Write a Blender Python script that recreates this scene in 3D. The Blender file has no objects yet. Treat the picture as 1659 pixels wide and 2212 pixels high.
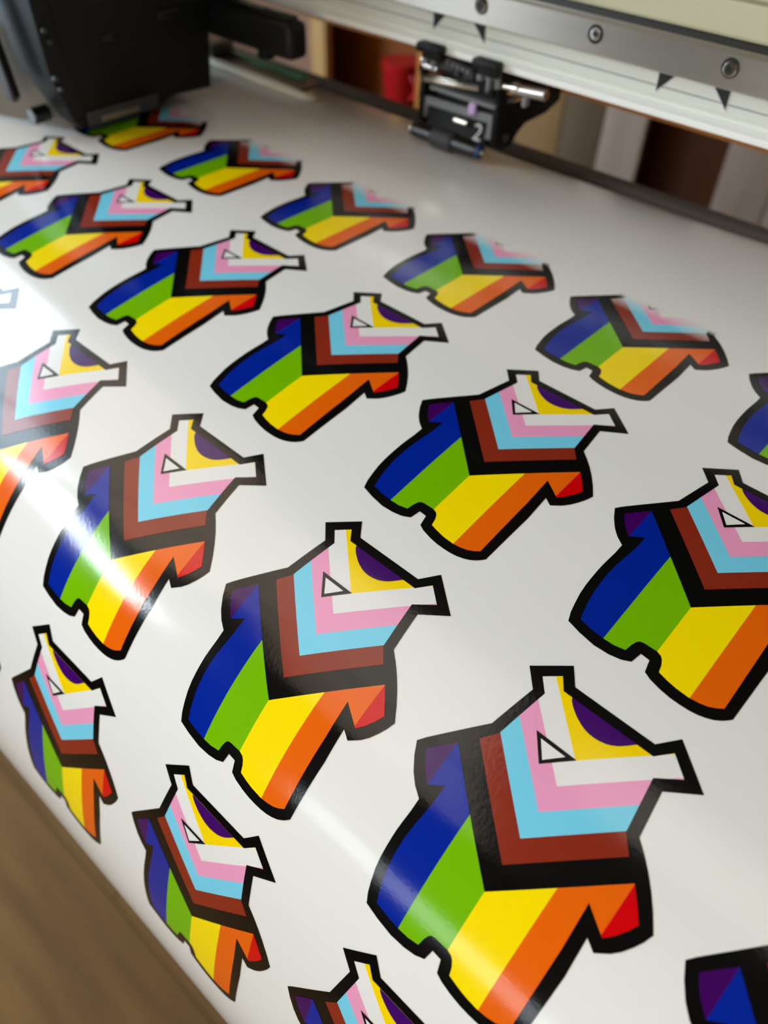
import bpy, bmesh, math, random
from mathutils import Vector, Matrix

random.seed(7)
U = 0.0763                      # one pitch unit (sticker spacing across the sheet) in metres
scene = bpy.context.scene
COL = scene.collection

# ------------------------------------------------------------------ camera
CAM_POS = Vector((5.33676, -3.29862, 2.18478))
ROW0 = Vector((0.74007887, 0.67195957, 0.02745182))
ROW1 = Vector((0.49076118, -0.51170163, -0.70520558))
ROW2 = Vector((-0.45982250, 0.53538003, -0.70847123))
cam_data = bpy.data.cameras.new('camera')
cam = bpy.data.objects.new('camera', cam_data)
COL.objects.link(cam)
mw = Matrix.Identity(4)
for i in range(3):
    mw[i][0] = ROW0[i]; mw[i][1] = -ROW1[i]; mw[i][2] = -ROW2[i]; mw[i][3] = CAM_POS[i] * U
cam.matrix_world = mw
cam_data.sensor_fit = 'HORIZONTAL'
cam_data.sensor_width = 36.0
cam_data.lens = 36.0 * 1731.27 / 1659.0
cam_data.clip_start = 0.01
cam_data.clip_end = 50
cam_data.dof.use_dof = True
cam_data.dof.focus_distance = 2.95 * U
cam_data.dof.aperture_fstop = 12.5
scene.camera = cam

# ------------------------------------------------------------------ world, exposure, light levels
world = bpy.data.worlds.new('world'); scene.world = world
world.use_nodes = True
bgn = world.node_tree.nodes['Background']
bgn.inputs[0].default_value = (0.5, 0.5, 0.5, 1); bgn.inputs[1].default_value = 0.02
scene.view_settings.view_transform = 'Standard'
scene.view_settings.look = 'None'
scene.view_settings.gamma = 1.0
scene.view_settings.exposure = 0.1
scene.view_settings.use_curve_mapping = False
PANEL_EMIT = 1.0                # added ceiling panels standing in for a bright ceiling
WINDOW_HIGH_EMIT = 28.0         # narrow transom windows high in the corner
WINDOW_LOW_EMIT = 3.4           # small window in the front wall
FILL_SIDE_EMIT = 7.6          # large fill window added in the left wall
FILL_SOFT_EMIT = 3.6          # fill window added in the right half of the front wall

# ------------------------------------------------------------------ helpers
def srgb(r, g, b, k=1.0):
    def f(c):
        c /= 255.0
        return c / 12.92 if c <= 0.04045 else ((c + 0.055) / 1.055) ** 2.4
    return (min(f(r) * k, 1), min(f(g) * k, 1), min(f(b) * k, 1), 1)

def material(name, color, rough=0.5, metal=0.0, ior=1.5, noise=None, bump=None, emit=None):
    """noise=(scale, amount, stretch) colour variation; bump=(scale, strength, distance)"""
    m = bpy.data.materials.new(name); m.use_nodes = True
    nt = m.node_tree; p = nt.nodes['Principled BSDF']
    p.inputs['Base Color'].default_value = color
    p.inputs['Roughness'].default_value = rough
    p.inputs['Metallic'].default_value = metal
    p.inputs['IOR'].default_value = ior
    tc = nt.nodes.new('ShaderNodeTexCoord')
    if noise:
        mp = nt.nodes.new('ShaderNodeMapping'); mp.inputs['Scale'].default_value = noise[2]
        nz = nt.nodes.new('ShaderNodeTexNoise'); nz.inputs['Scale'].default_value = noise[0]; nz.inputs['Detail'].default_value = 5
        nt.links.new(tc.outputs['Object'], mp.inputs[0]); nt.links.new(mp.outputs[0], nz.inputs['Vector'])
        hs = nt.nodes.new('ShaderNodeHueSaturation'); hs.inputs['Color'].default_value = color
        mr = nt.nodes.new('ShaderNodeMapRange'); mr.inputs[1].default_value = 0.25; mr.inputs[2].default_value = 0.75
        mr.inputs[3].default_value = 1 - noise[1]; mr.inputs[4].default_value = 1 + noise[1]
        nt.links.new(nz.outputs['Fac'], mr.inputs[0]); nt.links.new(mr.outputs[0], hs.inputs['Value'])
        nt.links.new(hs.outputs[0], p.inputs['Base Color'])
    if bump:
        nb = nt.nodes.new('ShaderNodeTexNoise'); nb.inputs['Scale'].default_value = bump[0]; nb.inputs['Detail'].default_value = 3
        nt.links.new(tc.outputs['Object'], nb.inputs['Vector'])
        bp = nt.nodes.new('ShaderNodeBump'); bp.inputs['Strength'].default_value = bump[1]; bp.inputs['Distance'].default_value = bump[2]
        nt.links.new(nb.outputs['Fac'], bp.inputs['Height']); nt.links.new(bp.outputs[0], p.inputs['Normal'])
    if emit:
        p.inputs['Emission Color'].default_value = emit[0]; p.inputs['Emission Strength'].default_value = emit[1]
    return m

def link(o, parent=None):
    COL.objects.link(o)
    if parent is not None: o.parent = parent
    return o

ORIGIN = {}
def thing(name, loc, label, cat, group=None):
    o = bpy.data.objects.new(name, None)
    o.empty_display_size = 0.02
    o.location = Vector(loc) * U
    COL.objects.link(o)
    o['label'] = label; o['category'] = cat
    if group: o['group'] = group
    ORIGIN[o.name] = Vector(loc)
    return o

def origin_of(p):
    if p is None: return Vector((0, 0, 0))
    return ORIGIN.get(p.name, Vector((0, 0, 0)))

def finish(name, bm, mat, parent=None, smooth=False, label=None, origin=None):
    """bm holds vertices in world pitch units; linked as ONE mesh object"""
    o0 = origin_of(parent) if parent is not None else Vector(origin or (0, 0, 0))
    for v in bm.verts: v.co = (v.co - o0) * U
    bmesh.ops.recalc_face_normals(bm, faces=bm.faces)
    me = bpy.data.meshes.new(name); bm.to_mesh(me); bm.free()
    if smooth:
        for p in me.polygons: p.use_smooth = True
        if hasattr(me, 'set_sharp_from_angle'): me.set_sharp_from_angle(angle=math.radians(40))
    me.materials.append(mat)
    o = bpy.data.objects.new(name, me)
    link(o, parent)
    if parent is None: o.location = o0 * U
    ORIGIN[o.name] = o0
    if label: o['label'] = label
    return o

def add_box(bm, x0, x1, y0, y1, z0, z1, bevel=0.0, rot=None, seg=2):
    r = bmesh.ops.create_cube(bm, size=1.0)
    vs = r['verts']
    c = Vector(((x0 + x1) / 2, (y0 + y1) / 2, (z0 + z1) / 2)); d = Vector((x1 - x0, y1 - y0, z1 - z0))
    for v in vs:
        q = Vector((v.co.x * d.x, v.co.y * d.y, v.co.z * d.z))
        if rot is not None: q = rot @ q
        v.co = q + c
    if bevel > 0:
        es = {e for v in vs for e in v.link_edges}
        bmesh.ops.bevel(bm, geom=list(es), offset=bevel, segments=seg, profile=0.5, affect='EDGES')

def box(name, x0, x1, y0, y1, z0, z1, mat, parent=None, bevel=0.0, rot=None, label=None):
    bm = bmesh.new(); add_box(bm, x0, x1, y0, y1, z0, z1, bevel, rot)
    return finish(name, bm, mat, parent, smooth=bevel > 0, label=label)

def add_tube(bm, p0, p1, radii, seg=24):
    """radii: list of (t, r) along p0 -> p1"""
    p0 = Vector(p0); p1 = Vector(p1); ax = (p1 - p0).normalized()
    a = ax.orthogonal().normalized(); b = ax.cross(a)
    rings = []
    for t, r in radii:
        c = p0.lerp(p1, t)
        rings.append([bm.verts.new(c + (a * math.cos(2 * math.pi * k / seg) + b * math.sin(2 * math.pi * k / seg)) * r) for k in range(seg)])
    for i in range(len(rings) - 1):
        for k in range(seg):
            bm.faces.new((rings[i][k], rings[i][(k + 1) % seg], rings[i + 1][(k + 1) % seg], rings[i + 1][k]))
    bm.faces.new(rings[0]); bm.faces.new(rings[-1])

def tube(name, p0, p1, r, mat, parent=None, radii=None, seg=24, label=None):
    bm = bmesh.new()
    L = (Vector(p1) - Vector(p0)).length; e = min(0.12 * r / max(L, 1e-6), .2)
    add_tube(bm, p0, p1, radii or [(0, r * .88), (e, r), (1 - e, r), (1, r * .88)], seg)
    return finish(name, bm, mat, parent, smooth=True, label=label)

def add_prism(bm, pts, axis, a0, a1, bevel=0.0):
    """closed 2-D polygon extruded along axis ('x': pts are y,z; 'y': x,z; 'z': x,y)"""
    def mk(p, a):
        return {'x': (a, p[0], p[1]), 'y': (p[0], a, p[1]), 'z': (p[0], p[1], a)}[axis]
    lo = [bm.verts.new(mk(p, a0)) for p in pts]; hi = [bm.verts.new(mk(p, a1)) for p in pts]
    n = len(pts)
    fs = [bm.faces.new(lo), bm.faces.new(list(reversed(hi)))]
    for i in range(n): fs.append(bm.faces.new((lo[i], hi[i], hi[(i + 1) % n], lo[(i + 1) % n])))
    bmesh.ops.recalc_face_normals(bm, faces=fs)
    if bevel > 0:
        bmesh.ops.bevel(bm, geom=[e for e in fs[0].edges] + [e for e in fs[1].edges], offset=bevel, segments=2, profile=.5, affect='EDGES')

def prism(name, pts, axis, a0, a1, mat, parent=None, bevel=0.0, label=None, smooth=False):
    bm = bmesh.new(); add_prism(bm, pts, axis, a0, a1, bevel)
    return finish(name, bm, mat, parent, smooth=smooth or bevel > 0, label=label)

def structure(o, label=None, cat=None):
    o['kind'] = 'structure'
    if label: o['label'] = label
    if cat: o['category'] = cat
    return o

# ------------------------------------------------------------------ materials
RAIL_ROT = 0.0
M = {}
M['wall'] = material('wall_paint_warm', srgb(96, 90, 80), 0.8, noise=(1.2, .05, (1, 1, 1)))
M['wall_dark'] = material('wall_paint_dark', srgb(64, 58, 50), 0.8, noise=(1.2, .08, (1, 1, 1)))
M['ceiling'] = material('ceiling_paint', srgb(66, 62, 56), 0.9, noise=(2, .04, (1, 1, 1)))
M['panel'] = material('light_panel_diffuser', (0.8, 0.8, 0.8, 1), 0.5, emit=((1.0, 0.80, 0.58, 1), PANEL_EMIT))
M['panel_frame'] = material('light_panel_frame', srgb(205, 205, 200), 0.4)
M['daylight_high'] = material('daylight_pane_high', (0.8, 0.85, 0.9, 1), 0.3, emit=((0.82, 0.92, 1.0, 1), WINDOW_HIGH_EMIT))
M['daylight_low'] = material('daylight_pane_low', (0.8, 0.85, 0.9, 1), 0.3, emit=((0.88, 0.94, 1.0, 1), WINDOW_LOW_EMIT))
M['daylight_side'] = material('daylight_pane_side', (0.8, 0.85, 0.9, 1), 0.3, emit=((0.70, 0.87, 1.0, 1), FILL_SIDE_EMIT * 1.15))
M['daylight_soft'] = material('daylight_pane_soft', (0.8, 0.85, 0.9, 1), 0.3, emit=((1.0, 0.87, 0.70, 1), FILL_SOFT_EMIT))
M['blind'] = material('warm_blind', (0.8, 0.75, 0.65, 1), 0.6, emit=((1.0, 0.82, 0.62, 1), PANEL_EMIT * 1.5))
M['window_frame'] = material('window_frame_paint', srgb(190, 186, 178), 0.5)

def wood(name, c0, c1, scale, rough=0.5):
    m = bpy.data.materials.new(name); m.use_nodes = True; nt = m.node_tree; p = nt.nodes['Principled BSDF']
    tc = nt.nodes.new('ShaderNodeTexCoord'); oi = nt.nodes.new('ShaderNodeObjectInfo')
    ad = nt.nodes.new('ShaderNodeVectorMath'); ad.operation = 'ADD'
    ml = nt.nodes.new('ShaderNodeMath'); ml.operation = 'MULTIPLY'; ml.inputs[1].default_value = 7.3
    nt.links.new(oi.outputs['Random'], ml.inputs[0]); nt.links.new(tc.outputs['Object'], ad.inputs[0]); nt.links.new(ml.outputs[0], ad.inputs[1])
    mp = nt.nodes.new('ShaderNodeMapping'); mp.inputs['Scale'].default_value = scale
    nz = nt.nodes.new('ShaderNodeTexNoise'); nz.inputs['Scale'].default_value = 1.0; nz.inputs['Detail'].default_value = 8; nz.inputs['Roughness'].default_value = .62
    nt.links.new(ad.outputs[0], mp.inputs[0]); nt.links.new(mp.outputs[0], nz.inputs['Vector'])
    cr = nt.nodes.new('ShaderNodeValToRGB'); cr.color_ramp.elements[0].position = .3; cr.color_ramp.elements[1].position = .7
    cr.color_ramp.elements[0].color = c0; cr.color_ramp.elements[1].color = c1
    nt.links.new(nz.outputs['Fac'], cr.inputs[0])
    hs = nt.nodes.new('ShaderNodeHueSaturation')
    mr = nt.nodes.new('ShaderNodeMapRange'); mr.inputs[3].default_value = .9; mr.inputs[4].default_value = 1.1
    nt.links.new(oi.outputs['Random'], mr.inputs[0]); nt.links.new(mr.outputs[0], hs.inputs['Value'])
    nt.links.new(cr.outputs[0], hs.inputs['Color']); nt.links.new(hs.outputs[0], p.inputs['Base Color'])
    p.inputs['Roughness'].default_value = rough
    p.inputs['Specular IOR Level'].default_value = .25
    return m
M['floor_wood'] = wood('laminate_brown_oak', srgb(96, 66, 34), srgb(124, 92, 48), (3.0, 22, 22), .75)
M['floor_gap'] = material('floor_gap_dark', srgb(60, 46, 34), .8, noise=(20, .1, (1, 1, 1)))
M['pine'] = wood('pine_upright', srgb(196, 150, 92), srgb(222, 180, 118), (20, 20, 2), .5)
M['orange_wood'] = wood('orange_stained_upright', srgb(176, 112, 44), srgb(205, 140, 66), (20, 20, 2), .5)
M['dark_wood'] = wood('dark_stained_board', srgb(104, 50, 8), srgb(140, 76, 18), (14, 14, 2), .5)
M['very_dark_wood'] = wood('very_dark_stained_board', srgb(58, 27, 5), srgb(78, 38, 8), (14, 14, 2), .5)
M['mauve_board'] = wood('mauve_brown_board', srgb(132, 100, 84), srgb(160, 124, 100), (8, 8, 2), .6)
M['grey_oak'] = wood('grey_oak_board', srgb(122, 104, 92), srgb(172, 154, 140), (12, 12, 1.6), .5)
M['tan_board'] = wood('tan_board', srgb(128, 98, 58), srgb(150, 118, 76), (12, 12, 1.6), .6)
M['umber_board'] = wood('umber_board', srgb(84, 68, 50), srgb(112, 92, 70), (12, 12, 1.6), .6)
M['red'] = material('red_plastic', srgb(190, 20, 28), .35, noise=(30, .1, (1, 1, 1)))

# white vinyl and inks share one glossy surface with a faint orange-peel relief
def vinyl(name, color, fade=None, rough=0.13):
    m = bpy.data.materials.new(name); m.use_nodes = True; nt = m.node_tree; p = nt.nodes['Principled BSDF']
    p.inputs['Base Color'].default_value = color
    p.inputs['Roughness'].default_value = rough
    p.inputs['IOR'].default_value = 1.5
    tc = nt.nodes.new('ShaderNodeTexCoord')
    n1 = nt.nodes.new('ShaderNodeTexNoise'); n1.inputs['Scale'].default_value = 850; n1.inputs['Detail'].default_value = 2
    n2 = nt.nodes.new('ShaderNodeTexNoise'); n2.inputs['Scale'].default_value = 34; n2.inputs['Detail'].default_value = 2
    nt.links.new(tc.outputs['Object'], n1.inputs['Vector']); nt.links.new(tc.outputs['Object'], n2.inputs['Vector'])
    b1 = nt.nodes.new('ShaderNodeBump'); b1.inputs['Strength'].default_value = .5; b1.inputs['Distance'].default_value = .000035
    b2 = nt.nodes.new('ShaderNodeBump'); b2.inputs['Strength'].default_value = .5; b2.inputs['Distance'].default_value = .00007
    nt.links.new(n1.outputs['Fac'], b1.inputs['Height']); nt.links.new(n2.outputs['Fac'], b2.inputs['Height'])
    nt.links.new(b2.outputs[0], b1.inputs['Normal']); nt.links.new(b1.outputs[0], p.inputs['Normal'])
    if fade:                    # ink density of the rows still under the print head: full -> none along the feed
        uv = nt.nodes.new('ShaderNodeUVMap'); uv.uv_map = 'print'
        sp = nt.nodes.new('ShaderNodeSeparateXYZ'); nt.links.new(uv.outputs[0], sp.inputs[0])
        nn = nt.nodes.new('ShaderNodeTexNoise'); nn.inputs['Scale'].default_value = 60; nn.inputs['Detail'].default_value = 3
        nt.links.new(uv.outputs[0], nn.inputs['Vector'])
        sc = nt.nodes.new('ShaderNodeMath'); sc.operation = 'MULTIPLY_ADD'; sc.inputs[1].default_value = .02
        nt.links.new(nn.outputs['Fac'], sc.inputs[0]); nt.links.new(sp.outputs['Y'], sc.inputs[2])
        mr = nt.nodes.new('ShaderNodeMapRange'); mr.inputs[1].default_value = fade[0] + .01; mr.inputs[2].default_value = fade[1] + .01
        nt.links.new(sc.outputs[0], mr.inputs[0])
        mx = nt.nodes.new('ShaderNodeMix'); mx.data_type = 'RGBA'
        mx.inputs['A'].default_value = color; mx.inputs['B'].default_value = VINYL_WHITE
        nt.links.new(mr.outputs[0], mx.inputs['Factor']); nt.links.new(mx.outputs['Result'], p.inputs['Base Color'])
    return m
VINYL_WHITE = (0.80, 0.783, 0.752, 1)
INK = {'black': srgb(9, 8, 7), 'violet': srgb(62, 0, 88), 'blue': srgb(0, 34, 148), 'green': srgb(116, 182, 0),
       'yellow': srgb(252, 222, 0), 'orange': srgb(232, 100, 6), 'red': srgb(208, 0, 8), 'brown': srgb(136, 42, 22),
       'light_blue': srgb(118, 206, 232), 'pink': srgb(236, 156, 192), 'white': VINYL_WHITE, 'purple': srgb(64, 8, 98),
       'gold': srgb(250, 214, 0)}
FADE = {'black': (.43, .47), 'brown': (.33, .47), 'light_blue': (.34, .48), 'pink': (.37, .49), 'white': (.4, .5), 'violet': (.5, .6),
        'blue': (.5, .6)}
M['vinyl'] = vinyl('glossy_white_vinyl', VINYL_WHITE)
for k, c in INK.items():
    M['ink_' + k] = vinyl('printed_' + k + '_ink', c)
    M['part_' + k] = vinyl('half_printed_' + k + '_ink', c, FADE[k]) if k in FADE else M['ink_' + k]

M['black_plastic'] = material('black_plastic', srgb(11, 11, 12), .5, noise=(40, .15, (1, 1, 1)))
M['black_plastic'].node_tree.nodes['Principled BSDF'].inputs['Specular IOR Level'].default_value = .3
M['black_gloss'] = material('black_gloss_plastic', srgb(12, 12, 13), .22, noise=(40, .1, (1, 1, 1)))
M['grey_plastic'] = material('grey_plastic', srgb(124, 128, 132), .4, noise=(40, .1, (1, 1, 1)))
M['dark_grey'] = material('dark_grey_plastic', srgb(52, 55, 58), .4, noise=(40, .1, (1, 1, 1)))
M['rubber'] = material('grey_black_rubber', srgb(58, 60, 62), .55, noise=(80, .15, (1, 1, 1)))
M['steel'] = material('brushed_steel', srgb(196, 190, 184), .26, metal=1.0, noise=(30, .06, (.4, 8, 8)), bump=(500, .1, .00002))
M['rail_steel'] = material('brushed_rail_steel', srgb(200, 194, 186), .34, metal=1.0, noise=(30, .05, (.4, 8, 8)))
_nt = M['rail_steel'].node_tree; _p = _nt.nodes['Principled BSDF']; _t = _nt.nodes.new('ShaderNodeTangent'); _t.direction_type = 'RADIAL'; _t.axis = 'X'
_p.inputs['Anisotropic'].default_value = .85; _p.inputs['Anisotropic Rotation'].default_value = RAIL_ROT; _nt.links.new(_t.outputs[0], _p.inputs['Tangent'])
M['bright_steel'] = material('bright_steel', srgb(215, 208, 195), .18, metal=1.0, noise=(30, .05, (1, 1, 1)))
M['aluminium'] = material('anodised_aluminium', srgb(222, 224, 214), .4, metal=.15, noise=(12, .03, (.2, 4, 4)))
M['bright_aluminium'] = material('polished_aluminium_lip', srgb(246, 247, 243), .25, metal=.1, noise=(12, .03, (.2, 4, 4)))
M['cream'] = material('cream_painted_panel', srgb(196, 190, 160), .38, noise=(10, .03, (1, 1, 1)))
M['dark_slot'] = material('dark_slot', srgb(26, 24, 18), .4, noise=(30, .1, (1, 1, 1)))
M['orange_strip'] = material('orange_tape', srgb(176, 112, 48), .5, noise=(30, .1, (1, 1, 1)))
M['purple_plastic'] = material('lilac_plastic', srgb(206, 176, 232), .3, noise=(60, .1, (1, 1, 1)))
M['blue_cap'] = material('blue_plastic', srgb(20, 60, 105), .35, noise=(60, .1, (1, 1, 1)))
M['white_print'] = material('white_lettering', srgb(215, 215, 215), .5, noise=(60, .03, (1, 1, 1)))
M['black_print'] = material('black_marker_print', srgb(16, 15, 14), .6, noise=(60, .1, (1, 1, 1)))
M['green_metal'] = material('green_reflective_strip', srgb(96, 150, 122), .25, metal=.4, noise=(40, .2, (1, 1, 1)))
M['clamp_grey'] = material('worn_grey_metal', srgb(128, 120, 110), .35, metal=.8, noise=(20, .15, (1, 6, 6)))
M['cover_grey'] = material('smoky_grey_plate', srgb(112, 106, 96), .35, noise=(10, .12, (1, 1, 1)))
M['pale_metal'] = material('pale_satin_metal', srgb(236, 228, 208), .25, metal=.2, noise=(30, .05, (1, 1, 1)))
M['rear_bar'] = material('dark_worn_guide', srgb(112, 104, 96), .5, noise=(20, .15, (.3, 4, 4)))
M['platen'] = material('platen_grey', srgb(70, 72, 74), .5, noise=(20, .08, (1, 1, 1)))

# ------------------------------------------------------------------ the setting: room shell
RX0, RX1, RY0, RY1, RZ0, RZ1 = -13, 30, -28, 16, -12, 23
def slab(name, x0, x1, y0, y1, z0, z1, mat, label, cat):
    return structure(box(name, x0, x1, y0, y1, z0, z1, mat), label, cat)
floor = structure(box('floor', RX0, RX1, RY0, RY1, RZ0 - .6, RZ0 - .08, M['floor_gap']), 'brown laminate plank floor below the printer', 'floor')
slab('ceiling', RX0, RX1, RY0, RY1, RZ1, RZ1 + .5, M['ceiling'], 'plain ceiling carrying flat light panels', 'ceiling')
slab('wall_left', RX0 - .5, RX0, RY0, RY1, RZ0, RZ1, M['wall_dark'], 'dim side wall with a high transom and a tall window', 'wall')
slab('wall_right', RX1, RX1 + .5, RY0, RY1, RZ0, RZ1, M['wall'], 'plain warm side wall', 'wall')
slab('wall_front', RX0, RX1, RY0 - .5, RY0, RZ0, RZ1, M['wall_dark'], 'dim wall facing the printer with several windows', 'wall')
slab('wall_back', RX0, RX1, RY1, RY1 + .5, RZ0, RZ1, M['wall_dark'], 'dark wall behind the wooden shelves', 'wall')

# floor planks run across the printer; each is a board of its own
PL, PW = 17.0, 2.55
bmp = bmesh.new(); add_box(bmp, -PL / 2 + .006, PL / 2 - .006, -PW / 2 + .006, PW / 2 - .006, -.08, 0, .008, seg=1)
for v in bmp.verts: v.co *= U
plank_me = bpy.data.meshes.new('plank'); bmp.to_mesh(plank_me); bmp.free(); plank_me.materials.append(M['floor_wood'])
for j in range(int((RY1 - RY0) / PW)):
    cy = RY0 + PW * (j + .5)
    if not (-14 < cy < 16): continue
    off = (j * 6.3) % PL
    for i in range(5):
        cx = RX0 + off + PL * (i - .5)
        if not (-22 < cx < 20): continue
        o = bpy.data.objects.new('plank', plank_me); link(o, floor); o.location = Vector((cx, cy, RZ0)) * U

# unseen windows and ceiling panels, placed to light the sheet and its reflections
def window(name, wall, a0, a1, z0, z1, mat, label, mullions=1):
    """a pane of daylight in a frame, set on the left ('x') or front ('y') wall"""
    base = (RX0, (a0 + a1) / 2, z0) if wall == 'x' else ((a0 + a1) / 2, RY0, z0)
    w = structure(thing(name, base, label, 'window'))
    def bar(nm, p0, p1, q0, q1, d0, d1, mat):
        if wall == 'x': box(nm, RX0 + d0, RX0 + d1, p0, p1, q0, q1, mat, w)
        else: box(nm, p0, p1, RY0 + d0, RY0 + d1, q0, q1, mat, w)
    bar('pane', a0, a1, z0, z1, .05, .12, mat)
    for p0, p1, q0, q1 in [(a0 - .3, a1 + .3, z0 - .3, z0), (a0 - .3, a1 + .3, z1, z1 + .3), (a0 - .3, a0, z0, z1), (a1, a1 + .3, z0, z1)] + \
            [(a0 + (a1 - a0) * (k + 1) / (mullions + 1) - .1, a0 + (a1 - a0) * (k + 1) / (mullions + 1) + .1, z0, z1) for k in range(mullions)]:
        bar('frame_bar', p0, p1, q0, q1, .02, .3, M['window_frame'])
window('window_1', 'x', -22.4, -12.6, 6.5, 9.4, M['daylight_high'], 'narrow bright slot window in the left wall near the front')
window('window_2', 'x', -11.9, .6, -5, 11.2, M['daylight_side'], 'tall window in the middle of the left wall', 2)  # unseen window added to light the sheet from the left
window('window_3', 'y', -5, 6.5, 1.2, 4.4, M['daylight_low'], 'low wide window in the front wall', 2)
window('window_4', 'y', 9.5, 28, -4, 13, M['daylight_soft'], 'tall window in the right half of the front wall', 2)  # unseen window added as fill for the hanging front of the sheet
window('window_5', 'x', -16.5, 1, 12.4, 22.4, M['blind'], 'upper window behind a warm blind in the left wall', 2)  # added glowing pane that gives the sheet its warm reflected veil
LIGHTS = [(-12.8, -27.0, 'in the left front corner'), (-12.8, -14.2, 'along the left wall')]  # added panels standing in for a bright warm ceiling
for x0, y0, where in LIGHTS:
    lp = thing('ceiling_light', (x0 + 6, y0 + 6, RZ1 - .4), 'square warm white ceiling light panel ' + where, 'light panel', 'ceiling light panels')
    box('diffuser', x0 + .2, x0 + 12.5, y0 + .2, y0 + 12.5, RZ1 - .3, RZ1 - .1, M['panel'], lp)
    for a in ((x0, x0 + 12.7, y0, y0 + .2), (x0, x0 + 12.7, y0 + 12.5, y0 + 12.7), (x0, x0 + .2, y0 + .2, y0 + 12.5), (x0 + 12.5, x0 + 12.7, y0 + .2, y0 + 12.5)):
        box('frame_bar', a[0], a[1], a[2], a[3], RZ1 - .34, RZ1, M['panel_frame'], lp)
lp = thing('ceiling_light', (8.7, -5, RZ1 - .4), 'narrow warm white ceiling light panel straight above the platen', 'light panel', 'ceiling light panels')  # added panel, there to be reflected as a veil on the sheet
box('diffuser', 2.6, 14.9, -7.6, -1.7, RZ1 - .3, RZ1 - .1, M['panel'], lp)
for a in ((2.4, 15.1, -7.8, -7.6), (2.4, 15.1, -1.7, -1.5), (2.4, 2.6, -7.6, -1.7), (14.9, 15.1, -7.6, -1.7)):
    box('frame_bar', a[0], a[1], a[2], a[3], RZ1 - .34, RZ1, M['panel_frame'], lp)

# ------------------------------------------------------------------ the vinyl sheet: one developable curve, swept across
TH = [-0.78, -0.32, -0.0, 0.23, 0.45, 0.68, 0.9, 1.12, 1.47, 2.03, 2.8, 3.78, 4.94, 6.04, 7.05, 7.97, 8.79, 9.68, 10.94, 12.57, 14.57, 16.95, 19.9,
      23.5, 27.75, 32.67, 38.09, 43.37, 48.42, 53.24, 57.83, 61.97, 65.39, 68.08, 70.04, 71.3, 72.42, 73.58, 74.78, 76.03, 77.41]
KN = [(-9.0, -92), (-2.35, -92), (-2.2, -84), (-1.98, -46), (-1.8, -19), (-1.62, -10), (-1.42, -5), (-1.15, -1), (-.3, -.8)] + [(-.2 + .1 * i, t) for i, t in enumerate(TH)] + \
     [(4.0, 81.5), (4.3, 88), (4.6, 95), (5, 101), (5.5, 105), (12, 105)]
def theta(s):
    if s <= KN[0][0]: return math.radians(KN[0][1])
    for (a, ta), (b, tb) in zip(KN, KN[1:]):
        if s <= b: return math.radians(ta + (tb - ta) * (s - a) / (b - a))
    return math.radians(KN[-1][1])
S_MIN, S_MAX, DS = -5.0, 8.5, .005
PROF = {}
def build_profile():
    y = z = 0.0; s = 0.0; tab = [(0.0, 0.0, 0.0)]
    n = int(round(S_MAX / DS))
    for i in range(n):
        t = theta((i + .5) * DS); y -= math.cos(t) * DS; z -= math.sin(t) * DS; tab.append(((i + 1) * DS, y, z))
    y = z = 0.0; back = []
    for i in range(int(round(-S_MIN / DS))):
        t = theta(-(i + .5) * DS); y += math.cos(t) * DS; z += math.sin(t) * DS; back.append((-(i + 1) * DS, y, z))
    return list(reversed(back)) + tab
TAB = build_profile()
def ripple(a, s):
    """slack waves of the unprinted end near the rollers"""
    w = max(0.0, min(1.0, (-s - .75) / .5)) * max(0.0, min(1.0, (s + 2.2) / .5))
    r = .008 * math.sin(a * 2.3 + 1.1 + s * 1.5) + .004 * math.sin(a * 5.1 + .4 - s * 3)
    d = -.012 * math.exp(-((a - 1.78) / .5) ** 2)
    return w * (r + d)
def prof(s):
    i = (s - S_MIN) / DS; k = max(0, min(len(TAB) - 2, int(i))); f = i - k
    return TAB[k][1] + (TAB[k + 1][1] - TAB[k][1]) * f, TAB[k][2] + (TAB[k + 1][2] - TAB[k][2]) * f
def sheet_normal(s):
    t = theta(s); return Vector((0, -math.sin(t), math.cos(t)))
def sheet_point(a, s, h=0.0):
    y, z = prof(s); n = sheet_normal(s)
    return Vector((a, y + n.y * h, z + n.z * h + ripple(a, s)))

SHEET_ORG = Vector((2.0, -1.0, 0.0))
sheet = thing('vinyl_sheet', SHEET_ORG, 'glossy white vinyl sheet printed with rows of rainbow stickers, draped over the printer platen', 'vinyl sheet')
A0, A1 = -6.5, 9.5
svals = []
s = -4.2
while s < 8.3:
    svals.append(s); s += .02 if -2.6 < s < 5.6 else .3
NA = 96
bm = bmesh.new()
grid = [[bm.verts.new(sheet_point(A0 + (A1 - A0) * i / NA, s)) for i in range(NA + 1)] for s in svals]
for r in range(len(svals) - 1):
    for i in range(NA):
        bm.faces.new((grid[r][i], grid[r + 1][i], grid[r + 1][i + 1], grid[r][i + 1]))
web = finish('vinyl_web', bm, M['vinyl'], sheet, smooth=True)
for p in web.data.polygons: p.use_smooth = True
so = web.modifiers.new('thickness', 'SOLIDIFY'); so.thickness = .0003; so.offset = -1.0
# normals must face up for the solidify offset
if web.data.polygons[len(web.data.polygons) // 2].normal.z < 0: web.data.flip_normals()

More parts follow.
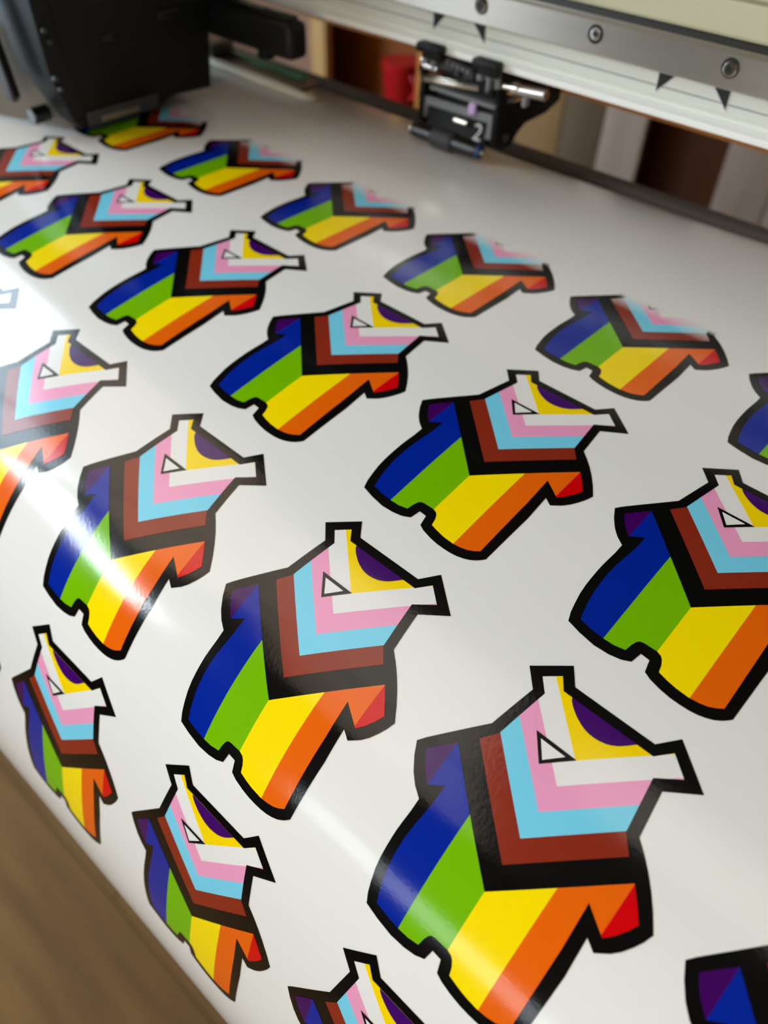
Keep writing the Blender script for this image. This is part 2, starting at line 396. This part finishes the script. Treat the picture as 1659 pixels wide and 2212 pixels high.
# sticker artwork: u across the sheet, v towards the printer, origin at the tip of the black chevron
OUTER = [(-.3055, .6785), (-.188, .7717), (-.1405, .7097), (.164, .7053), (.2203, .773), (.359, .66), (.2577, .591), (.2767, .433), (.3117, .4027), (.3477, .3675),
         (.3821, .3282), (.4168, .2827), (.4485, .2338), (.438, .2019), (.4235, .172), (.4049, .1407), (.383, .1146), (.345, .084), (.31, .1065), (.3169, -.0259),
         (.3095, -.285), (.3008, -.2957), (.2863, -.31), (.2655, -.3246), (.2414, -.3351), (.2147, -.3425), (.1849, -.3464), (.1518, -.3472), (.1174, -.3457), (.0786, -.3399),
         (.035, -.329), (.008, -.316), (-.003, -.2685), (-.038, -.2655), (-.0468, -.3113), (-.0785, -.3271), (-.1214, -.3359), (-.1783, -.338), (-.2449, -.3272), (-.301, -.3125),
         (-.3147, -.2768), (-.3242, -.2354), (-.3332, -.1878), (-.3373, -.1451), (-.3387, -.1093), (-.3393, -.0698), (-.3388, -.0312), (-.3363, .0055), (-.3333, .0464), (-.333, .0935),
         (-.3685, .118), (-.3989, .1489), (-.4296, .1926), (-.4532, .2375), (-.4331, .2648), (-.4031, .2999), (-.3587, .3512), (-.2844, .438), (-.246, .6153)]
INNER = [(-.247, .6735), (-.1945, .7168), (-.1618, .6735), (.1803, .6675), (.2258, .7178), (.2905, .664), (.215, .6094), (.2378, .4215), (.2796, .3718), (.3346, .3166), (.3696, .2749),
         (.4035, .2297), (.3885, .1973), (.3656, .1601), (.343, .1344), (.3375, .138), (.262, .189), (.2695, .0386), (.2715, -.2695), (.2503, -.2846), (.2268, -.2961), (.1994, -.303),
         (.1651, -.3069), (.1166, -.3038), (.0805, -.2972), (.0445, -.2878), (.0377, -.2598), (.0284, -.2402), (.018, -.2296), (-.0009, -.223), (-.0505, -.223), (-.0641, -.2258),
         (-.0732, -.2361), (-.0796, -.2544), (-.0857, -.2865), (-.1253, -.2947), (-.1696, -.2955), (-.2181, -.291), (-.2705, -.281), (-.2806, -.2455), (-.2902, -.2016), (-.2981, -.1505),
         (-.3018, -.0949), (-.3021, -.0425), (-.2987, .0063), (-.2929, .0528), (-.2868, .1086), (-.2848, .181), (-.337, .1468), (-.3733, .1818), (-.4015, .2205), (-.4085, .2365),
         (-.3703, .2792), (-.3385, .3141), (-.2882, .3694), (-.2446, .4265), (-.2055, .628)]
CIRCLE = [(-.1265, .6725), (-.1223, .6628), (-.108, .648), (-.093, .6366), (-.075, .6245), (-.0556, .6146), (-.036, .607), (-.0168, .6028), (.005, .6018), (.0262, .6043), (.045, .609),
          (.0609, .6161), (.077, .626), (.0899, .637), (.107, .654), (.1215, .669)]
TRI_OUT = [(-.1545, .509), (-.0855, .4245), (.002, .5075)]
TRI_IN = [(-.1272, .4953), (-.0838, .4412), (-.0314, .4944)]
PITCH = 1.21754
MS = .925                                            # slope of the chevron arms
Q = [.0065, .107, .205, .304, .403, .505]
W = .168
SUB = ['violet', 'blue', 'green', 'yellow', 'orange', 'red']

def flat_cells(poly, cuts):
    bm = bmesh.new()
    f = bm.faces.new([bm.verts.new((p[0], p[1], 0)) for p in poly])
    bmesh.ops.triangulate(bm, faces=[f])
    for co, no in cuts:
        bmesh.ops.bisect_plane(bm, geom=bm.verts[:] + bm.edges[:] + bm.faces[:], dist=1e-6, plane_co=co, plane_no=no)
    return bm

def classify(c):
    q = c.y - MS * abs(c.x)
    if q < Q[0]: return SUB[max(0, min(5, int(math.floor(c.x / W)) + 3))]
    for i, nm in enumerate((None, 'brown', 'light_blue', 'pink', 'white')):
        if q < Q[i + 1]: return nm
    return 'gold'

stripe_cuts = [((k * W, 0, 0), (1, 0, 0)) for k in (-2, -1, 0, 1, 2)]
chev_cuts = []
for q in Q:
    chev_cuts += [((0, q, 0), (-MS, 1, 0)), ((0, q, 0), (MS, 1, 0))]
NAMES = {'violet': 'violet_stripe', 'blue': 'blue_stripe', 'green': 'green_stripe', 'yellow': 'yellow_stripe', 'orange': 'orange_stripe', 'red': 'red_stripe',
         'brown': 'brown_chevron', 'light_blue': 'light_blue_chevron', 'pink': 'pink_chevron', 'white': 'white_chevron', 'gold': 'yellow_triangle'}

cells = {}                                           # colour -> list of flat polygons (u, v)
bm = flat_cells(INNER, stripe_cuts + chev_cuts)
for f in bm.faces:
    k = classify(f.calc_center_median())
    if k: cells.setdefault(k, []).append([(v.co.x, v.co.y) for v in f.verts])
bm.free()

def ink_piece(name, polys, mat, parent, c, r, h, vmax=None):
    bm = bmesh.new()
    for pl in polys:
        try: bm.faces.new([bm.verts.new((p[0], p[1], 0)) for p in pl])
        except ValueError: pass
    bmesh.ops.remove_doubles(bm, verts=bm.verts[:], dist=1e-5)
    ang = [f for f in bm.faces if len(f.verts) > 4]
    if ang: bmesh.ops.triangulate(bm, faces=ang)
    if vmax is not None:
        g = bm.verts[:] + bm.edges[:] + bm.faces[:]
        bmesh.ops.bisect_plane(bm, geom=g, dist=1e-6, plane_co=(0, vmax, 0), plane_no=(0, 1, 0), clear_outer=True)
    if not bm.faces: bm.free(); return None
    step = .05 if r >= 2 else .1
    v = -.35
    while v < .8:
        bmesh.ops.bisect_plane(bm, geom=bm.verts[:] + bm.edges[:] + bm.faces[:], dist=1e-6, plane_co=(0, v, 0), plane_no=(0, 1, 0))
        v += step
    bmesh.ops.recalc_face_normals(bm, faces=bm.faces)
    for f in bm.faces:
        if f.normal.z < 0: f.normal_flip()
    uvl = bm.loops.layers.uv.new('print')
    for f in bm.faces:
        f.smooth = True
        for lp in f.loops: lp[uvl].uv = (lp.vert.co.x, lp.vert.co.y)
    nrm = []
    for vv in bm.verts:
        ss = r * PITCH - vv.co.y
        p = sheet_point(c + vv.co.x, ss, h); nrm.append(sheet_normal(ss))
        vv.co = (p - SHEET_ORG) * U
    me = bpy.data.meshes.new(name); bm.to_mesh(me); bm.free()
    me.materials.append(mat)
    me.normals_split_custom_set_from_vertices([n[:] for n in nrm])
    o = bpy.data.objects.new(name, me)
    ORIGIN[o.name] = SHEET_ORG
    return link(o, parent)

STICKERS = [(c, 0) for c in range(0, 6)] + [(c, 1) for c in range(0, 6)] + [(c, 2) for c in range(1, 7)] + [(c, 3) for c in range(2, 6)]
H1, H2, H3, H4 = .0012, .0022, .0032, .0042
for c, r in STICKERS:
    half = r == 0
    pre = 'part_' if half else 'ink_'
    vm = .5 if half else None
    st = ink_piece('sticker', [OUTER], M[pre + 'black'], sheet, c, r, H1, vm)
    st['label'] = ('half-printed rainbow flag sticker fading out where the head has not yet passed' if half
                   else 'rainbow progress flag sticker with horned outline and thick black border')
    for k in ('violet', 'blue', 'green', 'yellow', 'orange', 'red', 'brown', 'light_blue', 'pink', 'white', 'gold'):
        ink_piece(NAMES[k], cells[k], M[pre + k], st, c, r, H2, vm)
    if not half:
        ink_piece('purple_circle', [CIRCLE], M['ink_purple'], st, c, r, H3)
    ink_piece('triangle_outline', [TRI_OUT], M[pre + 'black'], st, c, r, H3, vm)
    ink_piece('white_triangle', [TRI_IN], M[pre + 'white'], st, c, r, H4, vm)

# ------------------------------------------------------------------ printer: platen, beam, linear rail
printer = thing('large_format_printer', (2, 0, -2.6), 'wide-format printer with aluminium beam, steel guide rail and curved platen', 'printer')
pts = []
s = -1.5
while s <= 3.3:
    p = sheet_point(0, s, -.03); pts.append((p.y, p.z)); s += .1
pts += [(-2.5, -1.6), (-2.3, -2.6), (1.2, -2.6), (1.4, -.4)]
prism('platen', pts, 'x', -7, 10, M['platen'], printer)
BX0, BX1 = -7, 10
beam = prism('beam', [(1.318, .666), (1.318, .682), (1.30, .704), (1.3, 1.06), (1.3, 1.42), (1.36, 1.5), (2.3, 1.5), (2.3, .62), (1.36, .606), (1.325, .606), (1.325, .64)], 'x', BX0, BX1, M['aluminium'], printer)
prism('beam_groove', [(1.296, .747), (1.296, .7515), (1.31, .7515), (1.31, .747)], 'x', BX0, BX1, M['grey_plastic'], beam)
prism('beam_lip', [(1.325, .668), (1.30, .664), (1.25, .648), (1.246, .643), (1.246, .635), (1.254, .633), (1.254, .629), (1.246, .627), (1.248, .614), (1.33, .606), (1.33, .668)], 'x', BX0, BX1, M['bright_aluminium'], beam, label='bright flared lip along the lower beam edge')
prism('cover_panel', [(1.3, 1.052), (1.27, 1.056), (1.262, 1.07), (1.262, 1.212), (1.29, 1.222), (1.3, 1.222)], 'x', BX0, BX1, M['cream'], beam, label='cream painted upper panel of the beam')
prism('upper_panel', [(1.3, 1.232), (1.25, 1.236), (1.245, 1.25), (1.245, 1.5), (1.3, 1.5)], 'x', BX0, BX1, M['cream'], beam)
prism('rear_flange', [(2.2, .262), (2.24, .262), (2.24, .64), (2.2, .64)], 'x', BX0, BX1, M['orange_strip'], beam, label='orange brown strip along the back of the beam')

prism('open_hood', [(1.3, 1.52), (.32, 2.16), (.29, 2.24), (.38, 2.29), (1.42, 1.64), (2.3, 1.62), (2.3, 1.52)], 'x', BX0, BX1, M['black_plastic'], printer, label='black raised hood above the beam')  # unseen hood added to shade the back of the sheet and darken its reflections

prism('rear_guide_bar', [(2.05, -.7), (2.05, -.186), (2.08, -.172), (2.2, -.177), (2.2, -.7)], 'x', BX0, BX1, M['rear_bar'], printer, label='dark grey guide bar behind the sheet')  # added bar; its dark colour stands for shading along the rear sheet edge

def tri_marker(x0, x1, tip):
    bmx = bmesh.new()
    e = .010
    zt, zb = .815, .722
    add_prism(bmx, [(x0 - e, zt), (x1 + e, zt), (tip + (e * .3 if tip > (x0 + x1) / 2 else -e * .3), zb - e * 1.6)], 'y', 1.2962, 1.3)
    o = finish('marker_border', bmx, M['white_print'], beam)
    prism('marker_triangle', [(x0, zt), (x1, zt), (tip, zb)], 'y', 1.294, 1.2962, M['black_print'], o)
for k in range(-2, 3):
    b = 1.607 * k
    tri_marker(1.648 + b, 1.740 + b, 1.652 + b); tri_marker(1.974 + b, 2.064 + b, 2.064 + b)

# linear guide rail with grooves and cap screws
rail = prism('guide_rail', [(1.17, .858), (1.176, .852), (1.30, .852), (1.30, 1.016), (1.27, 1.016), (1.262, 1.006), (1.228, 1.006), (1.220, 1.017), (1.176, 1.017), (1.17, 1.011)], 'x', BX0, BX1,
             M['rail_steel'], printer, label='brushed steel linear guide rail')
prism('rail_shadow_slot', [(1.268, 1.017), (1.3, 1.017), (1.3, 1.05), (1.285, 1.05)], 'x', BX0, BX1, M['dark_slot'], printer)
def screw(x, cap):
    bmx = bmesh.new()
    add_tube(bmx, (x, 1.1695, .952), (x, 1.1685, .952), [(0, .048), (1, .048)], 32)
    o = finish('screw_hole', bmx, M['dark_slot'], rail, smooth=True)
    bmx = bmesh.new()
    r = .036
    if cap:
        add_tube(bmx, (x + .004, 1.1685, .950), (x + .004, 1.150, .950), [(0, r), (.7, r), (1, r * .85)], 28)
        finish('cap_screw', bmx, M['bright_steel'], rail, smooth=True)
        bmx = bmesh.new(); add_tube(bmx, (x + .004, 1.1502, .950), (x + .004, 1.1485, .950), [(0, .019), (1, .019)], 6)
        finish('hex_socket', bmx, M['dark_slot'], rail)
    else:
        add_tube(bmx, (x, 1.1685, .952), (x, 1.166, .952), [(0, .030), (.6, .030), (1, .026)], 28)
        finish('cap_screw', bmx, M['steel'], rail, smooth=True)
        bmx = bmesh.new(); add_tube(bmx, (x, 1.1662, .952), (x, 1.1650, .952), [(0, .015), (1, .015)], 6)
        finish('hex_socket', bmx, M['dark_slot'], rail)
for k in range(-3, 5):
    screw(2.106 + .786 * k, k in (0, 2))

# thin grey strip lying on the sheet behind the carriage
thin_strip = thing('media_clamp', (-.4, 1.45, .0), 'thin steel media clamp strip with green edge lying on the sheet behind the carriage', 'clamp')
prism('clamp_plate', [(1.34, -.005), (1.34, .022), (1.36, .032), (1.60, .03), (1.62, .02), (1.62, -.005)], 'x', -1.6, .28, M['clamp_grey'], thin_strip)
tube('bright_edge', (-1.6, 1.345, .018), (.47, 1.345, .0), .03, M['pale_metal'], thin_strip, radii=[(0, .037), (.8, .037), (.93, .028), (1, .006)], label='bright pale front edge of the clamp')  # pale diffuse colour stands for a specular streak
prism('green_strip', [(1.53, .025), (1.53, .055), (1.60, .06), (1.60, .025)], 'x', -.9, .12, M['green_metal'], thin_strip, bevel=.006)
box('end_block', -.92, -.78, 1.35, 1.6, .03, .13, M['clamp_grey'], thin_strip, bevel=.015)

# ------------------------------------------------------------------ print carriage
car = thing('print_carriage', (-.8, .3, .05), 'black blurred print head carriage over the left of the sheet', 'print carriage')
XC = -.1
bm = bmesh.new()
add_prism(bm, [(-.36, .045), (-.40, .10), (-.50, .42), (-.52, 1.0), (-.50, 1.6), (1.10, 1.6), (1.10, .62), (.84, .46), (.80, .075), (.42, .095), (.34, .05)], 'x', -1.7, XC, .02)
body = finish('carriage_body', bm, M['black_plastic'], car, smooth=True)
prism('side_panel', [(-.28, .16), (-.36, .44), (-.40, .95), (-.38, 1.5), (.98, 1.5), (.98, .70), (.74, .52), (.70, .17)], 'x', XC, XC + .014, M['black_plastic'], car, bevel=.006)
for (yy, zz, l) in ((-.02, .56, .13), (.48, .62, .20)):
    bm = bmesh.new(); add_box(bm, XC + .012, XC + .022, yy - l / 2, yy + l / 2, zz - .028, zz + .028, .01)
    finish('grip_slot', bm, M['black_gloss'], car, smooth=True)
prism('skirt', [(-.30, .045), (-.30, .15), (.30, .15), (.28, .05)], 'x', XC, XC + .02, M['dark_grey'], car, bevel=.008)
bm = bmesh.new(); add_box(bm, XC + .02, XC + .026, -.2, .12, .07, .105, .006)  # thin pale grey plate low on the carriage side
finish('pale_label', bm, M['cover_grey'], car, smooth=True, label='pale smudged label low on the carriage side')
for z in (.40, .68):
    tube('side_screw', (XC - .01, -.47, z), (XC + .03, -.47, z), .018, M['dark_grey'], car)
    tube('side_screw', (XC - .01, -.45, z - .07), (XC + .03, -.45, z - .07), .014, M['dark_grey'], car)
# arm reaching towards the pinch roller
bm = bmesh.new(); add_box(bm, -.3, .77, .84, 1.02, .42, .655, .045, seg=3)
arm = finish('side_arm', bm, M['black_plastic'], car, smooth=True)
box('arm_ridge', -.2, .70, .86, 1.0, .65, .675, M['black_gloss'], arm, bevel=.01)
box('arm_tab', .38, .47, .87, .97, .365, .43, M['black_plastic'], arm, bevel=.012)
# front grey guard plate, strut and knob
rot = Matrix.Rotation(math.radians(22), 3, 'Z')
bm = bmesh.new(); add_box(bm, -1.95, -.13, -.71, -.68, .03, .62, .01, rot=rot)
finish('front_guard', bm, M['cover_grey'], car, smooth=True, label='smoky grey guard plate on the carriage front')
bm = bmesh.new(); add_prism(bm, [(-.66, .92), (-.50, .92), (-.36, .26), (-.40, .22), (-.46, .24)], 'y', -.66, -.60, .012)
finish('front_strut', bm, M['black_plastic'], car, smooth=True)
tube('front_knob', (-.30, -.47, .14), (-.30, -.60, .14), .055, M['black_gloss'], car)
tube('head_nozzle_block', (-.6, -.2, .06), (-.6, .5, .06), .035, M['bright_steel'], car)

# ------------------------------------------------------------------ pinch roller unit
pr = thing('pinch_roller', (1.8, 1.36, .0), 'black pinch roller unit numbered 2 clipped under the aluminium beam', 'pinch roller')
AX_Y, AX_Z = 1.365, .040
tube('roller_shaft', (1.47, AX_Y, AX_Z), (2.055, AX_Y, AX_Z), .047, M['black_gloss'], pr)
tube('rubber_tyre', (1.655, AX_Y, AX_Z), (1.85, AX_Y, AX_Z), .060, M['rubber'], pr, radii=[(0, .05), (.06, .065), (.12, .068), (.88, .068), (.94, .065), (1, .05)], seg=32, label='grey rubber tyre')
tube('axle_end', (1.44, AX_Y, AX_Z), (1.475, AX_Y, AX_Z), .02, M['bright_steel'], pr)
ring = tube('end_ring', (2.053, AX_Y, AX_Z), (2.085, AX_Y, AX_Z), .049, M['blue_cap'], pr, label='dark blue end ring')
tube('axle_end', (2.083, AX_Y, AX_Z), (2.105, AX_Y, AX_Z), .022, M['bright_steel'], ring)
# yoke: arch over the roller
YF = 1.40
bm = bmesh.new()
add_prism(bm, [(1.50, .13), (1.507, .262), (1.52, .268), (2.125, .282), (2.135, .272), (2.12, .12), (2.075, .12), (2.085, .225), (1.548, .215), (1.542, .13)], 'y', YF, YF + .05, .006)
yoke = finish('yoke', bm, M['grey_plastic'], pr, smooth=True)
box('yoke_top', 1.515, 2.125, YF + .03, YF + .2, .225, .262, M['black_plastic'], pr, bevel=.01)
bm = bmesh.new(); add_prism(bm, [(YF + .04, .225), (YF + .0, .09), (YF + .06, .06), (YF + .18, .10), (YF + .18, .225)], 'x', 1.56, 2.07, .006)
face = finish('number_block', bm, M['black_plastic'], pr, smooth=True)
tube('spring_pin', (1.82, YF - .012, .185), (1.93, YF - .012, .185), .022, M['bright_steel'], pr)
# side plates with the arm going back under the beam
side = [(1.38, .12), (1.375, .29), (1.385, .37), (1.36, .46), (1.42, .47), (1.50, .34), (1.70, .315), (1.95, .335), (2.10, .33), (2.16, .29), (2.15, .225), (1.99, .175), (1.74, .165), (1.655, .12), (1.60, .055), (1.50, .05), (1.43, .07)]
prism('side_plate', side, 'x', 2.13, 2.17, M['black_plastic'], pr, bevel=.008)
prism('side_plate', side, 'x', 1.49, 1.53, M['black_plastic'], pr, bevel=.008)
tube('side_bolt', (2.165, 1.506, .129), (2.19, 1.506, .129), .03, M['dark_grey'], pr)
# platform, spring lever, clip hooks
box('platform', 1.60, 2.15, 1.36, 1.62, .335, .362, M['grey_plastic'], pr, bevel=.006)
box('platform_core', 1.62, 2.10, 1.42, 1.62, .262, .34, M['black_plastic'], pr, bevel=.006)
prism('spring_bar', [(1.555, .382), (1.555, .428), (1.70, .438), (2.02, .460), (2.03, .428), (1.76, .40)], 'y', 1.33, 1.40, M['bright_steel'], pr, bevel=.004, label='pale steel spring bar')
box('upper_core', 1.70, 2.14, 1.34, 1.60, .40, .585, M['black_plastic'], pr, bevel=.01)
bm = bmesh.new(); add_prism(bm, [(1.66, .565), (1.80, .575), (1.94, .56), (2.02, .545), (2.02, .505), (1.92, .49), (1.85, .515), (1.72, .505), (1.655, .53)], 'y', 1.27, 1.35, .008)
lev = finish('release_lever', bm, M['dark_grey'], pr, smooth=True)
for k in range(5):
    box('lever_rib', 1.80 + .042 * k, 1.815 + .042 * k, 1.265, 1.33, .548 - .004 * k, .582 - .006 * k, M['grey_plastic'], lev, bevel=.003)
box('lever_catch', 1.86, 1.94, 1.255, 1.30, .50, .535, M['black_gloss'], lev, bevel=.006)
for x0 in (1.62, 2.075):
    hook = box('clip_hook', x0, x0 + .20, 1.155, 1.243, .612, .672, M['black_plastic'], pr, bevel=.018)
    box('hook_tooth', x0 + .02, x0 + .18, 1.20, 1.243, .57, .625, M['black_plastic'], hook, bevel=.01)
    dz = .0 if x0 < 1.9 else .09
    prism('clip_tab', [(x0 + .01, .604), (x0 + .11, .604), (x0 + .11, .52 - dz * .2), (x0 + .09, .52 - dz * .6), (x0 + .085, .59), (x0 + .045, .59), (x0 + .045, .53), (x0 + .01, .53)], 'y', 1.22, 1.26, M['grey_plastic'], pr, bevel=.005)
prism('clip_leg', [(2.12, .604), (2.235, .602), (2.235, .50), (2.205, .495), (2.20, .545), (2.12, .535)], 'y', 1.255, 1.28, M['grey_plastic'], pr, bevel=.005)
tube('ball_pin', (1.595, 1.27, .54), (1.64, 1.27, .54), .02, M['bright_steel'], pr)
tube('pivot_pin', (1.60, 1.29, .50), (1.72, 1.29, .50), .022, M['steel'], pr)
tube('adjust_screw', (2.20, 1.30, .512), (2.32, 1.30, .520), .018, M['bright_steel'], pr)
tube('screw_head', (2.315, 1.30, .520), (2.365, 1.30, .523), .036, M['bright_steel'], pr)
tube('clear_sleeve', (2.365, 1.31, .515), (2.56, 1.31, .53), .034, M['steel'], pr)
box('sleeve_bracket', 2.40, 2.43, 1.29, 1.34, .43, .50, M['grey_plastic'], pr, bevel=.006)
prism('rear_bracket', [(1.30, .50), (1.36, .585), (1.9, .585), (1.9, .32), (1.7, .32), (1.45, .44)], 'x', 2.15, 2.20, M['black_plastic'], pr, bevel=.008)
bm = bmesh.new(); add_prism(bm, [(1.935, .25), (1.985, .262), (1.99, .33), (1.945, .335), (1.93, .30)], 'y', 1.37, 1.40, .006)
finish('lilac_tag', bm, M['purple_plastic'], pr, smooth=True, label='small lilac plastic tag')
# the white figure 2 on the number block
fc = bpy.data.curves.new('figure', 'FONT'); fc.body = '2'; fc.size = .15 * U; fc.extrude = .0008 * U; fc.align_x = 'CENTER'; fc.align_y = 'CENTER'
fo = bpy.data.objects.new('figure', fc); COL.objects.link(fo)
dg = bpy.context.evaluated_depsgraph_get(); dg.update()
fme = bpy.data.meshes.new_from_object(fo.evaluated_get(dg)); bpy.data.objects.remove(fo)
fme.name = 'figure_two'; fme.materials.clear(); fme.materials.append(M['white_print'])
fig = bpy.data.objects.new('figure_two', fme); link(fig, pr); fig['label'] = 'white printed figure 2'
d0 = Vector((0, YF + .0, .09)); d1 = Vector((0, YF + .04, .225)); upv = (d1 - d0).normalized(); xv = Vector((1, 0, 0)); nv = xv.cross(upv)
fm = Matrix.Identity(4)
ctr = Vector((2.005, 0, 0)) + d0.lerp(d1, .34) + nv * .006 - origin_of(pr)
for i in range(3):
    fm[i][0] = xv[i]; fm[i][1] = upv[i]; fm[i][2] = nv[i]; fm[i][3] = ctr[i] * U
fig.matrix_local = fm

# ------------------------------------------------------------------ furniture behind the printer
sh = thing('shelf_unit', (-6, 10, RZ0), 'wooden shelf unit with pine upright behind the printer, left of the pinch roller', 'shelf')
box('side_board', -11.5, -7.62, 9.02, 9.15, RZ0, 3, M['mauve_board'], sh, label='mauve brown side board')
box('upright', -7.62, -7.22, 9.0, 9.2, RZ0, 3, M['pine'], sh, bevel=.03, label='pale pine upright')
box('upright', -4.86, -4.60, 9.0, 9.2, RZ0, 3, M['orange_wood'], sh, bevel=.03, label='orange stained upright')
box('back_board', -11.4, -2.6, 10.2, 10.35, RZ0, 3, M['dark_wood'], sh)
for z in (-8, -3.9, 2.7):
    box('shelf_board', -7.22, -2.62, 9.2, 10.2, z, z + .28, M['dark_wood'], sh, bevel=.02)
box('upright', -2.95, -2.62, 9.0, 9.2, RZ0, 3, M['orange_wood'], sh, bevel=.03)
cup = thing('red_cup', (-5.72, 9.6, -3.62), 'red cup standing on the dark shelf left of the pinch roller', 'cup')
bm = bmesh.new(); add_tube(bm, (-5.72, 9.6, -3.62), (-5.72, 9.6, -2.58), [(0, .26), (.04, .29), (.9, .38), (.94, .40), (1, .40)], 32)
finish('cup_body', bm, M['red'], cup, smooth=True)
bm = bmesh.new()
prev = None
for k in range(9):
    a = -math.pi / 2 + math.pi * k / 8
    p = Vector((-5.38 + .14 * math.cos(a), 9.5, -2.98 + .18 * math.sin(a)))
    if prev is not None: add_tube(bm, prev, p, [(0, .05), (1, .05)], 10)
    prev = p
finish('handle', bm, M['red'], cup, smooth=True)
cab = thing('oak_cabinet', (.5, 10, RZ0), 'grey oak cabinet with a dark open bay behind the printer, right of the pinch roller', 'cabinet')
for a, b, m in ((-2.58, -1.72, 'tan_board'), (-1.70, -.98, 'umber_board'), (-.96, -.24, 'grey_oak'), (1.10, 1.88, 'grey_oak'), (1.90, 2.68, 'grey_oak'), (2.70, 3.48, 'grey_oak'), (3.50, 4.28, 'grey_oak')):
    box('front_board', a, b, 9.0, 9.12, RZ0, 3, M[m], cab, bevel=.012)
box('bay_back', -.3, 1.2, 9.5, 9.6, RZ0, 3, M['very_dark_wood'], cab)
box('bay_side', -.30, -.25, 9.12, 9.5, RZ0, 3, M['very_dark_wood'], cab)
box('bay_side', 1.13, 1.18, 9.12, 9.5, RZ0, 3, M['very_dark_wood'], cab)
